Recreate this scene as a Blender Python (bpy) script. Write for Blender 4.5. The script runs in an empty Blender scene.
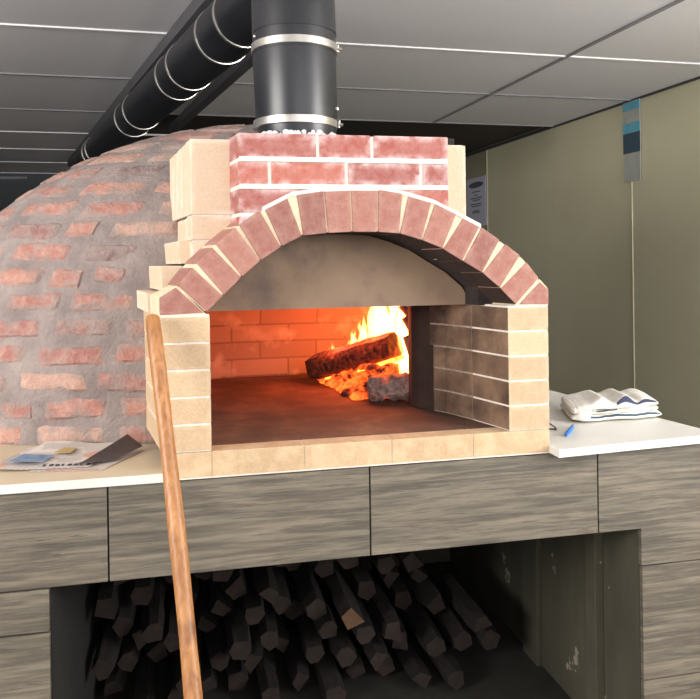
import bpy, bmesh, math, random
from mathutils import Vector, noise
sc = bpy.context.scene
C = sc.collection
PI = math.pi

# ------------------------------------------------------------------ camera, world, lights, exposure
def set_camera():
    yaw, pitch, roll, f = 0.2129, 0.003, -0.014, 749.8
    cam = bpy.data.cameras.new('camera'); o = bpy.data.objects.new('camera', cam); C.objects.link(o)
    fw0 = Vector((math.sin(yaw), math.cos(yaw), 0)); r = Vector((math.cos(yaw), -math.sin(yaw), 0)); up0 = Vector((0, 0, 1))
    fw = fw0*math.cos(pitch) - up0*math.sin(pitch); up = up0*math.cos(pitch) + fw0*math.sin(pitch)
    c, s = math.cos(roll), math.sin(roll)
    r2 = r*c + up*s; up2 = up*c - r*s
    from mathutils import Matrix
    m = Matrix(((r2.x, up2.x, -fw.x, .0627), (r2.y, up2.y, -fw.y, -1.8864), (r2.z, up2.z, -fw.z, .532), (0, 0, 0, 1)))
    o.matrix_world = m
    cam.sensor_width = 36; cam.lens = f/700*36; cam.shift_y = -(349.5-263.2)/700; cam.clip_start = .05
    sc.camera = o
set_camera()
w = bpy.data.worlds.new('world'); sc.world = w; w.use_nodes = True
w.node_tree.nodes['Background'].inputs[0].default_value = (.92, .94, 1, 1)
w.node_tree.nodes['Background'].inputs[1].default_value = 0.46
def area(name, loc, target, sx, sy, power, col):
    l = bpy.data.lights.new(name, 'AREA'); l.shape = 'RECTANGLE'; l.size = sx; l.size_y = sy; l.energy = power; l.color = col
    o = bpy.data.objects.new(name, l); C.objects.link(o); o.location = loc
    o.rotation_euler = (Vector(target)-Vector(loc)).to_track_quat('-Z', 'Y').to_euler()
    return o
area('window_daylight', (1.0, -3.9, 1.0), (.8, 0, 1.9), 3.4, 1.1, 34, (1, .98, .96))
area('right_ceiling_fill', (3.55, -1.7, .85), (1.0, .8, 2.6), 2.2, 1.2, 185, (1, .99, .98))  # unseen fill light added on the right to brighten the ceiling
area('left_ceiling_fill', (-3.3, -1.7, .95), (.6, 1.6, 2.5), 2.2, 1.1, 165, (1, .97, .93))  # added fill from the left, out of view, lifting ceiling and right wall
sc.view_settings.view_transform = 'Standard'; sc.view_settings.look = 'None'
sc.view_settings.gamma = 1; sc.view_settings.use_curve_mapping = False
sc.view_settings.exposure = 0.38

# ------------------------------------------------------------------ helpers
def lin(c):
    return tuple((x/255/12.92 if x/255 <= .04045 else ((x/255+.055)/1.055)**2.4) for x in c) + (1,)
def tag(o, label=None, cat=None, group=None, kind=None):
    if label: o['label'] = label
    if cat: o['category'] = cat
    if group: o['group'] = group
    if kind: o['kind'] = kind
    return o
def empty(name, loc=(0, 0, 0), **k):
    o = bpy.data.objects.new(name, None); C.objects.link(o); o.location = loc; o.empty_display_size = .05
    return tag(o, **k)

class Mat:
    """small node-tree writer"""
    def __init__(s, name, rough=.8, metal=0):
        s.m = bpy.data.materials.new(name); s.m.use_nodes = True; s.t = s.m.node_tree; s.n = s.t.nodes; s.l = s.t.links
        s.b = s.n['Principled BSDF']; s.b.inputs['Roughness'].default_value = rough; s.b.inputs['Metallic'].default_value = metal
        s.co = s.n.new('ShaderNodeTexCoord').outputs['Object']
    def map(s, scale=(1, 1, 1), rot=(0, 0, 0), loc=(0, 0, 0)):
        m = s.n.new('ShaderNodeMapping'); s.l.new(s.co, m.inputs[0]); m.inputs['Scale'].default_value = scale
        m.inputs['Rotation'].default_value = rot; m.inputs['Location'].default_value = loc
        return m.outputs[0]
    def noise(s, scale, detail=4, rough=.55, vec=None, dist=0):
        t = s.n.new('ShaderNodeTexNoise'); t.inputs['Scale'].default_value = scale; t.inputs['Detail'].default_value = detail
        t.inputs['Roughness'].default_value = rough; t.inputs['Distortion'].default_value = dist
        s.l.new(vec or s.co, t.inputs['Vector']); return t.outputs['Fac']
    def attr(s, name):
        a = s.n.new('ShaderNodeAttribute'); a.attribute_name = name; return a.outputs['Fac']
    def ramp(s, fac, stops, interp='LINEAR'):
        r = s.n.new('ShaderNodeValToRGB'); r.color_ramp.interpolation = interp
        e = r.color_ramp.elements
        while len(e) < len(stops): e.new(.5)
        for i, (p, c) in enumerate(stops):
            e[i].position = p; e[i].color = c if len(c) == 4 else lin(c)
        s.l.new(fac, r.inputs[0]); return r.outputs[0]
    def mask(s, fac, a, b):
        return s.ramp(fac, [(a, (0, 0, 0, 1)), (b, (1, 1, 1, 1))])
    def math(s, op, a, b=None):
        m = s.n.new('ShaderNodeMath'); m.operation = op
        for i, v in enumerate((a, b)):
            if v is None: continue
            if isinstance(v, (int, float)): m.inputs[i].default_value = v
            else: s.l.new(v, m.inputs[i])
        return m.outputs[0]
    def mix(s, fac, a, b, mode='MIX'):
        m = s.n.new('ShaderNodeMix'); m.data_type = 'RGBA'; m.blend_type = mode
        for i, v in ((0, fac), (6, a), (7, b)):
            if isinstance(v, (int, float)): m.inputs[i].default_value = v
            elif isinstance(v, tuple): m.inputs[i].default_value = v if len(v) == 4 else lin(v)
            else: s.l.new(v, m.inputs[i])
        return m.outputs[2]
    def col(s, c):
        if isinstance(c, tuple): s.b.inputs['Base Color'].default_value = c if len(c) == 4 else lin(c)
        else: s.l.new(c, s.b.inputs['Base Color'])
        return s
    def bump(s, h, strength=.3, dist=.01):
        b = s.n.new('ShaderNodeBump'); b.inputs['Strength'].default_value = strength; b.inputs['Distance'].default_value = dist
        s.l.new(h, b.inputs['Height']); s.l.new(b.outputs[0], s.b.inputs['Normal']); return s
def plain(name, c, rough=.7, metal=0, bump=0, bscale=60, var=.12):
    M = Mat(name, rough, metal); n = M.noise(bscale)
    d = tuple(x*(1-var) for x in lin(c)[:3]) + (1,); l = tuple(min(1, x*(1+var)) for x in lin(c)[:3]) + (1,)
    M.col(M.ramp(n, [(.3, d), (.7, l)]))
    if bump: M.bump(n, bump)
    return M.m

class MB:
    """collects solids with per-vertex 'tint' and 'edge' values, then links ONE mesh object"""
    def __init__(s): s.v = []; s.f = []; s.mi = []; s.t = []; s.e = []
    def add(s, vs, fs, tint=.5, mat=0, edge=None):
        k = len(s.v); s.v += [tuple(v) for v in vs]; s.f += [[i+k for i in f] for f in fs]
        s.mi += (mat if isinstance(mat, list) else [mat]*len(fs)); s.t += [tint]*len(vs)
        s.e += edge if edge else [0]*len(vs)
    def solid(s, front, back, tint=.5, bev=.002, mat=0, inset=0, matfn=None):
        """solid between two matching polygons of 3-D points"""
        bm = bmesh.new(); n = len(front)
        a = [bm.verts.new(p) for p in front]; b = [bm.verts.new(p) for p in back]
        ff = bm.faces.new(a); bm.faces.new(b[::-1])
        for i in range(n):
            j = (i+1) % n; bm.faces.new((a[j], a[i], b[i], b[j]))
        bmesh.ops.recalc_face_normals(bm, faces=bm.faces)
        if bev:
            bmesh.ops.bevel(bm, geom=list(bm.edges), offset=bev, segments=2, profile=.6, affect='EDGES')
        inner = set()
        if inset:
            bm.faces.ensure_lookup_table()
            big = [f for f in bm.faces if f.calc_area() > 1.4e-3]
            bmesh.ops.inset_individual(bm, faces=big, thickness=inset, use_even_offset=True)
            for f in big:
                if f.is_valid: inner |= set(f.verts)
        bm.verts.index_update(); bm.normal_update()
        mats = [matfn(f.normal) if matfn else mat for f in bm.faces]
        s.add([v.co[:] for v in bm.verts], [[v.index for v in f.verts] for f in bm.faces], tint, mats,
              [0 if v in inner else 1 for v in bm.verts])
        bm.free()
    def box(s, x0, x1, y0, y1, z0, z1, shear=0, **k):
        f = [(x0, y0, z0), (x1, y0, z0), (x1, y0, z1), (x0, y0, z1)]
        d = -shear*(y1-y0)
        s.solid(f, [(x+d, y1, z) for x, y, z in f], **k)
    def prism(s, poly, z0, z1, **k):     # plan polygon (x, y)
        s.solid([(x, y, z0) for x, y in poly], [(x, y, z1) for x, y in poly], **k)
    def tube(s, pts, rad, n=24, cap=True, tint=.5, mat=0):
        """rad: number or list"""
        pts = [Vector(p) for p in pts]; R = rad if isinstance(rad, (list, tuple)) else [rad]*len(pts)
        vs = []; fs = []
        t0 = (pts[1]-pts[0]).normalized(); a = t0.orthogonal().normalized()
        for i, p in enumerate(pts):
            t = (pts[min(i+1, len(pts)-1)]-pts[max(i-1, 0)]).normalized()
            a = (a - t*a.dot(t)).normalized(); b = t.cross(a)
            for k in range(n):
                g = 2*PI*k/n; vs.append(p + (a*math.cos(g)+b*math.sin(g))*R[i])
        for i in range(len(pts)-1):
            for k in range(n):
                k2 = (k+1) % n; fs.append([i*n+k, i*n+k2, (i+1)*n+k2, (i+1)*n+k])
        if cap: fs.append(list(range(n))[::-1]); fs.append([(len(pts)-1)*n+k for k in range(n)])
        s.add(vs, fs, tint, mat)
    def build(s, name, mats, parent=None, smooth=False, **k):
        me = bpy.data.meshes.new(name); me.from_pydata(s.v, [], s.f); me.update()
        for m in (mats if isinstance(mats, (list, tuple)) else [mats]): me.materials.append(m)
        me.polygons.foreach_set('material_index', s.mi)
        for nm, arr in (('tint', s.t), ('edge', s.e)):
            at = me.attributes.new(nm, 'FLOAT', 'POINT'); at.data.foreach_set('value', [float(x) for x in arr])
        if smooth:
            me.polygons.foreach_set('use_smooth', [True]*len(me.polygons)); me.set_sharp_from_angle(angle=math.radians(38))
        o = bpy.data.objects.new(name, me); C.objects.link(o)
        if parent: o.parent = parent
        return tag(o, **k)
rnd = random.Random(7)

# ------------------------------------------------------------------ materials
def brick_mat(name, stops, smear, smear_amt, rough=.85, soot=None):
    M = Mat(name, rough)
    base = M.ramp(M.attr('tint'), stops)
    n = M.noise(38, 5, .6); base = M.mix(M.mask(n, .35, .75), base, M.mix(.16, base, smear))
    fine = M.noise(160, 3)
    base = M.mix(.12, base, M.ramp(fine, [(.3, (90, 80, 75)), (.7, (235, 225, 215))]), 'OVERLAY')
    sm = M.math('MULTIPLY', M.attr('edge'), M.mask(M.noise(22, 4, .6), .42, .62))
    base = M.mix(M.math('MULTIPLY', sm, smear_amt), base, smear)
    if soot:
        base = M.mix(M.mask(M.noise(7, 4, .6), .38, .66), base, soot)
    M.col(base); M.bump(M.math('ADD', fine, M.math('MULTIPLY', n, 2.)), .25, .003)
    return M.m
m_red = brick_mat('red_brick', [(0, (128, 82, 73)), (.5, (141, 91, 81)), (1, (152, 103, 91))], (214, 190, 178), .15)
m_redwash = brick_mat('limewashed_red_brick', [(0, (138, 80, 75)), (.5, (154, 84, 73)), (1, (164, 92, 77))], (216, 202, 200), .6)
m_cream = brick_mat('cream_firebrick', [(0, (178, 152, 122)), (.5, (188, 162, 130)), (1, (196, 171, 139))], (222, 204, 176), .3)
m_creampale = brick_mat('pale_firebrick', [(0, (200, 176, 148)), (.5, (206, 183, 157)), (1, (212, 191, 167))], (222, 210, 198), .6)
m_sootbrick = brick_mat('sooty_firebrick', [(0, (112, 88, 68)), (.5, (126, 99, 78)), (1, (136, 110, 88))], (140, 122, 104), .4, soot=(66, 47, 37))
m_sootsill = brick_mat('hearth_sill_firebrick', [(0, (178, 150, 118)), (.5, (186, 158, 124)), (1, (193, 166, 133))], (222, 200, 166), .3)
m_white = plain('white_mortar', (214, 204, 194), .9, bump=.4, bscale=90)
m_creammortar = plain('cream_mortar', (212, 194, 164), .9, bump=.4, bscale=90)
m_darkmortar = plain('sooty_mortar', (150, 134, 118), .9, bump=.4, bscale=70, var=.3)
m_soot = plain('soot_black', (40, 32, 30), .95, bump=.3, bscale=20, var=.4)
m_sootbrown = plain('soot_brown', (50, 32, 25), .9, bump=.4, bscale=14, var=.4)
def hood():
    M = Mat('smoked_render', .75); n = M.noise(5, 4, .6); f = M.noise(60, 3)
    c = M.ramp(n, [(.3, (92, 74, 68)), (.5, (126, 103, 84)), (.72, (136, 113, 90))])
    M.col(c); M.bump(f, .15, .003); return M.m
m_hood = hood()

def dome_mortar():
    M = Mat('dome_mortar', .92); n = M.noise(9, 5, .6); f = M.noise(55, 5, .65)
    c = M.ramp(n, [(.25, (110, 100, 97)), (.5, (134, 122, 118)), (.75, (155, 142, 135))])
    M.col(c); M.bump(f, .7, .012); return M.m
m_dmortar = dome_mortar()
def dome_brick():
    M = Mat('rustic_dome_brick', .88)
    base = M.ramp(M.attr('tint'), [(0, (104, 84, 84)), (.14, (122, 98, 96)), (.28, (148, 100, 92)), (.6, (158, 106, 94)), (.8, (170, 124, 108)), (1, (172, 140, 126))])
    n = M.noise(30, 5, .65); f = M.noise(120, 4)
    base = M.mix(M.mask(n, .4, .8), base, M.mix(.6, base, (196, 172, 158)))
    sm = M.mask(M.math('ADD', M.noise(13, 5, .7), M.math('MULTIPLY', M.attr('edge'), .10)), .50, .64)
    mort = M.ramp(M.noise(9, 5, .6), [(.25, (114, 103, 99)), (.75, (156, 142, 135))])
    base = M.mix(M.math('MULTIPLY', sm, .8), base, mort)
    M.col(base); M.bump(M.math('ADD', M.math('MULTIPLY', n, 2), f), .5, .008); return M.m
m_dbrick = dome_brick()

def travertine():
    M = Mat('grey_wood_travertine_tile', .55)
    v = M.map((.5, 1, 9)); off = M.attr('tint')
    cmb = M.n.new('ShaderNodeCombineXYZ'); M.l.new(M.math('MULTIPLY', off, 37.), cmb.inputs[0]); M.l.new(M.math('MULTIPLY', off, 11.), cmb.inputs[2])
    ad = M.n.new('ShaderNodeVectorMath'); ad.operation = 'ADD'; M.l.new(v, ad.inputs[0]); M.l.new(cmb.outputs[0], ad.inputs[1]); v = ad.outputs[0]
    n = M.noise(2.2, 8, .66, v, .12); n2 = M.noise(5, 7, .72, v, .22); spk = M.noise(11, 5, .75, v, .35)
    c = M.ramp(n, [(.3, (86, 81, 74)), (.42, (122, 116, 106)), (.48, (146, 139, 127)), (.54, (108, 102, 94)), (.6, (138, 131, 119)), (.7, (166, 158, 146))])
    c = M.mix(.7, c, M.ramp(n2, [(.35, (70, 66, 60)), (.5, (128, 122, 112)), (.68, (168, 158, 144))]), 'OVERLAY')
    c = M.mix(M.mask(spk, .60, .68), c, (78, 72, 64))
    c = M.mix(M.math('MULTIPLY', M.mask(n2, .64, .72), .45), c, (164, 154, 140))
    M.col(c); M.bump(n2, .12, .003); return M.m
m_tile = travertine()
m_joint = plain('dark_grout', (52, 47, 42), .9)
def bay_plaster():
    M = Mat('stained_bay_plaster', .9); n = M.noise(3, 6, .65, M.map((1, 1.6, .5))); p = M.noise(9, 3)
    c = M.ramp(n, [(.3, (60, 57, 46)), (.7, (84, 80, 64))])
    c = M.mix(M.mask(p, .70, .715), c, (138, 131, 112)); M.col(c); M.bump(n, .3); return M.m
m_bay = bay_plaster()
m_slab = plain('white_worktop', (208, 206, 200), .35, var=.03, bscale=8)
m_slabcream = plain('cream_worktop', (194, 178, 152), .45, var=.05, bscale=8)
m_black = Mat('black_flue_metal', .36, .0); 
m_black.col(m_black.ramp(m_black.noise(5, 3), [(.3, (26, 27, 31)), (.7, (38, 39, 44))])); m_black = m_black.m
m_steel = plain('brushed_steel', (190, 186, 180), .32, .85, var=.15, bscale=25)
m_wool = plain('white_insulation_wool', (226, 224, 226), .95, bump=.8, bscale=45, var=.2)
def wood():
    M = Mat('waxed_pole_wood', .45); v = M.map((14, 14, .9)); n = M.noise(4, 5, .6, v, .4)
    c = M.ramp(n, [(.3, (128, 82, 44)), (.5, (160, 108, 62)), (.7, (182, 132, 82))])
    c = M.mix(M.mask(M.noise(7, 4), .58, .75), c, (104, 62, 36)); M.col(c); M.bump(n, .1); return M.m
m_wood = wood()
def wallmat():
    M = Mat('cream_wall_panel', .6); n = M.noise(1.2, 3); c = M.ramp(n, [(.3, (214, 208, 176)), (.7, (222, 216, 184))]); M.col(c); return M.m
m_wall = wallmat()
m_wallb = plain('brown_wall_panel', (168, 160, 134), .6, var=.05, bscale=2)
m_trim = plain('wall_seam_strip', (216, 210, 182), .5, var=.03)
def ceil():
    M = Mat('grey_ceiling_tile', .85)
    c = M.ramp(M.attr('tint'), [(0, (232, 230, 234)), (1, (242, 240, 242))]); n = M.noise(90, 3)
    M.col(c); M.bump(n, .15, .004); return M.m
m_ceil = ceil()
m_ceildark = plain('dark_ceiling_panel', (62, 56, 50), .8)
m_bar = plain('ceiling_grid_metal', (246, 245, 246), .5, var=.03)
m_bardark = plain('ceiling_grid_gap', (70, 68, 72), .7)

# ------------------------------------------------------------------ room
FL = -.95; CEIL = 1.782
def wx(y): return 3.54 - .05*(y-3.5)
def struct(mb, name, mat, **k): return mb.build(name, mat, kind='structure', **k)
b = MB(); b.box(-5, 5, -6, 9.4, FL-.1, FL, bev=0)
struct(b, 'floor', plain('grey_floor', (104, 98, 90), .6))
def wallseg(name, y0, y1, mat):
    b = MB(); b.solid([(wx(y0), y0, FL), (wx(y1), y1, FL), (wx(y1), y1, 2.0), (wx(y0), y0, 2.0)],
                      [(wx(y0)+.1, y0, FL), (wx(y1)+.1, y1, FL), (wx(y1)+.1, y1, 2.0), (wx(y0)+.1, y0, 2.0)], bev=0)
    struct(b, name, mat)
b = MB()
for y0, y1, mi in ((-4, .5, 0), (.503, 3.497, 0), (3.503, 6.13, 0), (6.135, 9.4, 1)):
    b.solid([(wx(y0), y0, FL), (wx(y1), y1, FL), (wx(y1), y1, 2.0), (wx(y0), y0, 2.0)],
            [(wx(y0)+.1, y0, FL), (wx(y1)+.1, y1, FL), (wx(y1)+.1, y1, 2.0), (wx(y0)+.1, y0, 2.0)], bev=0, mat=mi)
struct(b, 'wall_right', [m_wall, m_wallb])
b = MB(); b.box(-5, 3.4, 9.3, 9.4, FL, 2.0, bev=0); struct(b, 'wall_back', plain('dark_back_wall', (58, 60, 62), .8))
b = MB(); b.box(-5.1, -5, -4, 9.4, FL, 2.0, bev=0); struct(b, 'wall_left', plain('grey_left_wall', (96, 96, 96), .8))
b = MB(); b.box(wx(3.5)-.006, wx(3.5)+.01, 3.49, 3.5, FL, 1.16, bev=.002)
b.box(wx(6.13)-.006, wx(6.13)+.02, 6.127, 6.135, FL, CEIL, bev=.002)
struct(b, 'trim_1', m_trim)
# cornice shadow gap strip along the wall top
b = MB(); b.solid([(wx(-4)-.02, -4, CEIL-.012), (wx(9.3)-.02, 9.3, CEIL-.012), (wx(9.3)-.02, 9.3, CEIL+.02), (wx(-4)-.02, -4, CEIL+.02)],
                  [(wx(-4)+.02, -4, CEIL-.012), (wx(9.3)+.02, 9.3, CEIL-.012), (wx(9.3)+.02, 9.3, CEIL+.02), (wx(-4)+.02, -4, CEIL+.02)], bev=0)
struct(b, 'trim_2', m_bardark)
rows = [-5.4, -4.3, -3.2, -2.1, -1.0, .12, 1.22, 2.31, 3.38, 4.56, 5.65, 6.75, 7.85, 9.0]
cols = [-4.95, -2.5, 2.38, 3.85]
def cy(r, x): return r + .028*x
def cx(c, y): return c - .05*(y-2.3)
b = MB(); g = MB(); gd = MB()
for i in range(len(rows)-1):
    for j in range(len(cols)-1):
        r0, r1, c0, c1 = rows[i], rows[i+1], cols[j], cols[j+1]
        if r0 > 4.5 and c0 == -2.5:
            for ca, cb_, dk in ((c0, -.35, 0), (-.35, c1, 1)):
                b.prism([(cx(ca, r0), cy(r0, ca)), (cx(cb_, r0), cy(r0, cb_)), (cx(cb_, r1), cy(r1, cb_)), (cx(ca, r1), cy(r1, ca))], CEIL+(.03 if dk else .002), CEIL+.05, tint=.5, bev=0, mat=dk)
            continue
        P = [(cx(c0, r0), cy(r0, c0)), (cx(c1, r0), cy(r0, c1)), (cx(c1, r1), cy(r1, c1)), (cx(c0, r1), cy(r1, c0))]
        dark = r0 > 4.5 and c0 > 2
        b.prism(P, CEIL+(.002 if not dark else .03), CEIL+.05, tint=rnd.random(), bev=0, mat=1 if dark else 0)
for i, r in enumerate(rows):
    x0, x1 = -4.95, 3.6
    if r > 4.6: x1 = -.1
    far = r > 3
    q = gd if (r in (3.38, 4.56) ) else g
    q.solid([(x0, cy(r, x0)-.012, CEIL-.006), (x1, cy(r, x1)-.012, CEIL-.006), (x1, cy(r, x1)+.012, CEIL-.006), (x0, cy(r, x0)+.012, CEIL-.006)],
            [(x0, cy(r, x0)-.012, CEIL+.01), (x1, cy(r, x1)-.012, CEIL+.01), (x1, cy(r, x1)+.012, CEIL+.01), (x0, cy(r, x0)+.012, CEIL+.01)], bev=0)
for c in cols[1:-1]:
    y0, y1 = -5.4, 4.6 if c > 1 else 9.0
    P = [(cx(c, y0)-.012, y0), (cx(c, y0)+.012, y0), (cx(c, y1)+.012, y1), (cx(c, y1)-.012, y1)]
    gd.prism(P, CEIL-.007, CEIL+.01, bev=0)
struct(b, 'ceiling', [m_ceil, m_ceildark]); struct(g, 'trim_3', m_bar); struct(gd, 'trim_4', plain('grey_ceiling_bar', (150, 148, 152), .6))

# ------------------------------------------------------------------ oven counter (clad base with firewood bay)
base = empty('oven_counter', (.5, .3, FL), label='grey travertine-tiled oven counter with a dark open firewood bay beneath', cat='counter')
base_off = Vector((-.5, -.3, -FL))
def bp(mb, name, mat, **k):
    o = mb.build(name, mat, base, **k); o.location = base_off; return o
XL, XR, LZ = -.268, 1.297, -.2335
b = MB(); g3 = .0022; Y0, Y1 = 0, .014
def tile(x0, x1, z0, z1): b.box(x0+g3, x1-g3, Y0, Y1, z0+g3, z1-g3, tint=rnd.random(), bev=.0008)
for x0, x1 in ((-.784, -.134), (-.134, .515), (.515, 1.165)): tile(x0, x1, LZ, -.001)
tile(-1.05, -.784, LZ, -.001)
tt = rnd.random()
P = [(1.165+g3, -.001), (1.165+g3, LZ+g3), (XR, LZ+g3), (XR, -.337+g3), (1.548, -.337+g3), (1.548, -.001)]
def lface(P, tint):
    f = [(x, Y0, z) for x, z in P]
    b.solid(f, [(x, Y1, z) for x, y, z in f], tint=tint, bev=0)
lface([(1.165+g3, -.001-g3), (1.165+g3, LZ+g3), (XR, LZ+g3), (XR, -.001-g3)], tt); lface([(XR, -.001-g3), (XR, -.337+g3), (1.548, -.337+g3), (1.548, -.001-g3)], tt)
for z0, z1 in ((-.337, LZ), (-.64, -.337), (-.95, -.64)): tile(-1.05, XL, z0, z1)
for z0, z1 in ((-.66, -.337), (-.95, -.66)): tile(XR, 1.55, z0, z1)
# tiled returns of the bay opening
for z0, z1 in ((-.337, LZ-.02), (-.66, -.337), (-.95, -.66)):
    pass
bp(b, 'tile_cladding', m_tile)
b = MB()
b.box(-1.05, XL-.012, Y1, 1.75, FL, -.012, bev=0); b.box(XR+.012, 1.545, Y1, .9, FL, -.012, bev=0)
b.box(XL-.012, XR+.012, Y1, .22, LZ+.006, -.012, bev=0)
bp(b, 'masonry_core', m_joint)
b = MB()
b.box(XR, XR+.05, Y1+.001, 1.6, FL, LZ-.002, bev=0)
b.box(XL-.05, XR+.05, 1.6, 1.68, FL, LZ+.02, bev=0)
b.box(XR-.03, XR, .2, .26, FL, LZ+.02, bev=.004); b.box(XR-.02, XR, .62, .74, FL, LZ+.02, bev=.004)
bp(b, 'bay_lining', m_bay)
b = MB(); b.box(XL-.03, XL, Y1+.001, 1.6, FL, LZ-.002, bev=0); bp(b, 'bay_side_wall', plain('shade_black_bay_wall', (30, 27, 24), .95, var=.3, bscale=10))  # left bay wall coloured near-black, the bay's shade painted in
b = MB(); b.box(XL, XR, .2, 1.6, FL, FL+.006, bev=0); bp(b, 'bay_floor', plain('shade_dark_bay_floor', (40, 36, 30), .95, var=.3, bscale=10))  # thin dark sheet on the floor, its colour stands in for bay shade
b = MB(); b.box(-1.05, 1.36, .22, 1.75, LZ+.02, -.012, bev=0)
b.prism([(-1.05, Y1), (1.53, Y1), (1.36, 1.15), (1.3, 1.7), (-1.05, 1.7)], -.012, -.0005, bev=0); bp(b, 'support_slab', m_joint)

# worktops
b = MB()
b.prism([(-1.05, -.012), (.0, -.012), (.0, .06), (-.05, .75), (-1.05, .75)], .0, .022, bev=.0015, matfn=lambda n: 0 if n.z > .7 else 1)
b.build('worktop', [m_slabcream, m_slab], label='cream worktop slab with a white front edge, left of the oven under the newspaper', cat='worktop')
b = MB()
b.prism([(1.02, -.055), (1.55, -.012), (1.36, 1.2), (1.0, 1.2), (.98, .2), (1.02, .03)], .0, .022, bev=.0015)
b.build('worktop', m_slab, label='white worktop slab right of the oven under the folded towel', cat='worktop')

# ------------------------------------------------------------------ the oven
oven = empty('pizza_oven', (.5, .6, 0), label='wood-fired brick pizza oven with red arch, cream pillars and a rustic brick dome', cat='oven')
ooff = Vector((-.5, -.6, 0))
def op(mb, name, mat, parent=None, **k):
    o = mb.build(name, mat, parent or oven, **k)
    if parent is None: o.location = ooff
    return o
W = 1.018; CO = .067
EXT = [(0.036, 0.475), (0.078, 0.527), (0.127, 0.575), (0.185, 0.623), (0.247, 0.664), (0.322, 0.702), (0.405, 0.714), (0.476, 0.717), (0.548, 0.717), (0.622, 0.705), (0.699, 0.684), (0.772, 0.649), (0.831, 0.619), (0.892, 0.578), (0.953, 0.533), (1.000, 0.475)]
INT = [(0.106, 0.41), (0.148, 0.451), (0.194, 0.496), (0.241, 0.536), (0.294, 0.571), (0.349, 0.598), (0.414, 0.604), (0.478, 0.607), (0.546, 0.606), (0.605, 0.602), (0.666, 0.584), (0.723, 0.561), (0.779, 0.527), (0.834, 0.495), (0.884, 0.453), (0.93, 0.407)]
JW = [.008, .015, .012, .011, .014, .026, .003, .003, .003, .018, .011, .022, .006, .020, .026, .009]
# arch
b = MB(); SH = .27
def ex(P, y0, y1, sh=SH): return [(x-sh*y0, y0, z) for x, z in P], [(x-sh*y1, y1, z) for x, z in P]
for i in range(15):
    a, c = Vector(EXT[i]), Vector(EXT[i+1]); d = (c-a).normalized()
    a2 = a+d*JW[i]/2; c2 = c-d*JW[i+1]/2
    p, q = Vector(INT[i]), Vector(INT[i+1]); e = (q-p).normalized(); p2 = p+e*.0018; q2 = q-e*.0018
    lift = rnd.uniform(-.0015, .0015)
    f, k = ex([tuple(p2), tuple(q2), tuple(c2), tuple(a2)], lift, .108)
    tc = (Vector((.51, .1))-(p+q)/2).normalized()
    b.solid(f, k, tint=rnd.random(), bev=.0025, inset=.012, matfn=lambda n: 1 if n.x*tc.x+n.z*tc.y > .3 and abs(n.y) < .72 else 0)
f, k = ex([(-.006, .406), (.1, .409), (.033, .473), (-.006, .449)], 0, .03); b.solid(f, k, tint=.4, bev=.002, inset=.01)
f, k = ex([(1.024, .406), (1.024, .447), (1.0, .467), (.938, .408)], 0, .1); b.solid(f, k, tint=.6, bev=.002, inset=.01)
arch = op(b, 'brick_arch', [m_red, m_sootbrown])
b = MB()
for i in range(15):
    io = lambda p: (p[0]+(p[0]-.51)*.006, p[1]+.0025)
    oi = lambda p: (p[0]-(p[0]-.51)*.006, p[1]-.002)
    f, k = ex([io(INT[i]), io(INT[i+1]), oi(EXT[i+1]), oi(EXT[i])], .003, .106); b.solid(f, k, bev=0)
f, k = ex([(-.006, .403), (.108, .403), (.036, .477), (-.008, .452)], .003, .028); b.solid(f, k, bev=0)
f, k = ex([(1.024, .403), (1.024, .45), (1.0, .475), (.925, .403)], .003, .1); b.solid(f, k, bev=0)
for k_, y in enumerate((.034, .058, .082)):      # thin stacked layers behind the left skewback
    f, k = ex([(-.006, .404), (.06, .404), (.034, .474), (-.008, .451)], y, y+.016); b.solid(f, k, bev=.002, tint=.2)
op(b, 'arch_mortar', m_creammortar)
# pillars and sill
def pillar(x0, x1, side, depth):
    b = MB(); m = MB()
    for k in range(1, 6):
        b.box(x0, x1, 0, depth, CO*k+.0022, CO*(k+1)-.0022, shear=side, tint=rnd.random(), bev=.0022, inset=.01,
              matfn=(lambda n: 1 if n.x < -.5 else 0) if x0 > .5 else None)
    m.box(x0+.0015, x1-.0015, .0016, depth-.002, CO, CO*6+.003, shear=side, bev=0)
    o = op(b, 'pillar', [m_cream, m_sootbrick]); op(m, 'pillar_mortar', m_white, parent=o)
pillar(-.006, .114, .17, .36)
pillar(.904, 1.022, .265, .16)
b = MB(); xs = [-.006, .114, .345, .575, .80, 1.022]
for a, c in zip(xs, xs[1:]): b.box(a+.0008, c-.0008, 0, .062, .003, CO-.0015, tint=rnd.uniform(.3, .7), bev=.002)
sill = op(b, 'hearth_sill', m_sootsill)
b = MB(); b.box(-.004, 1.02, .002, .06, -.0, CO-.003, bev=0); b.box(-.006, 1.022, -.002, .02, 0, .0034, bev=.001); op(b, 'sill_mortar', m_white)
# bricks packed behind the left pillar, stepping up to the flue block
b = MB()
def stepbox(x0, x1, y0, y1, z0, z1, t=.5, **k): b.box(x0, x1, y0, y1, z0+.0015, z1-.0015, shear=.17, tint=t, bev=.002, inset=.01, **k)
stepbox(-.042, .05, .115, .42, .405, .458, .8); stepbox(-.006, .05, .12, .42, .46, .527, .3)
stepbox(.040, .11, .13, .42, .529, .592, .2)
op(b, 'packing_bricks', m_creampale)
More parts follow.
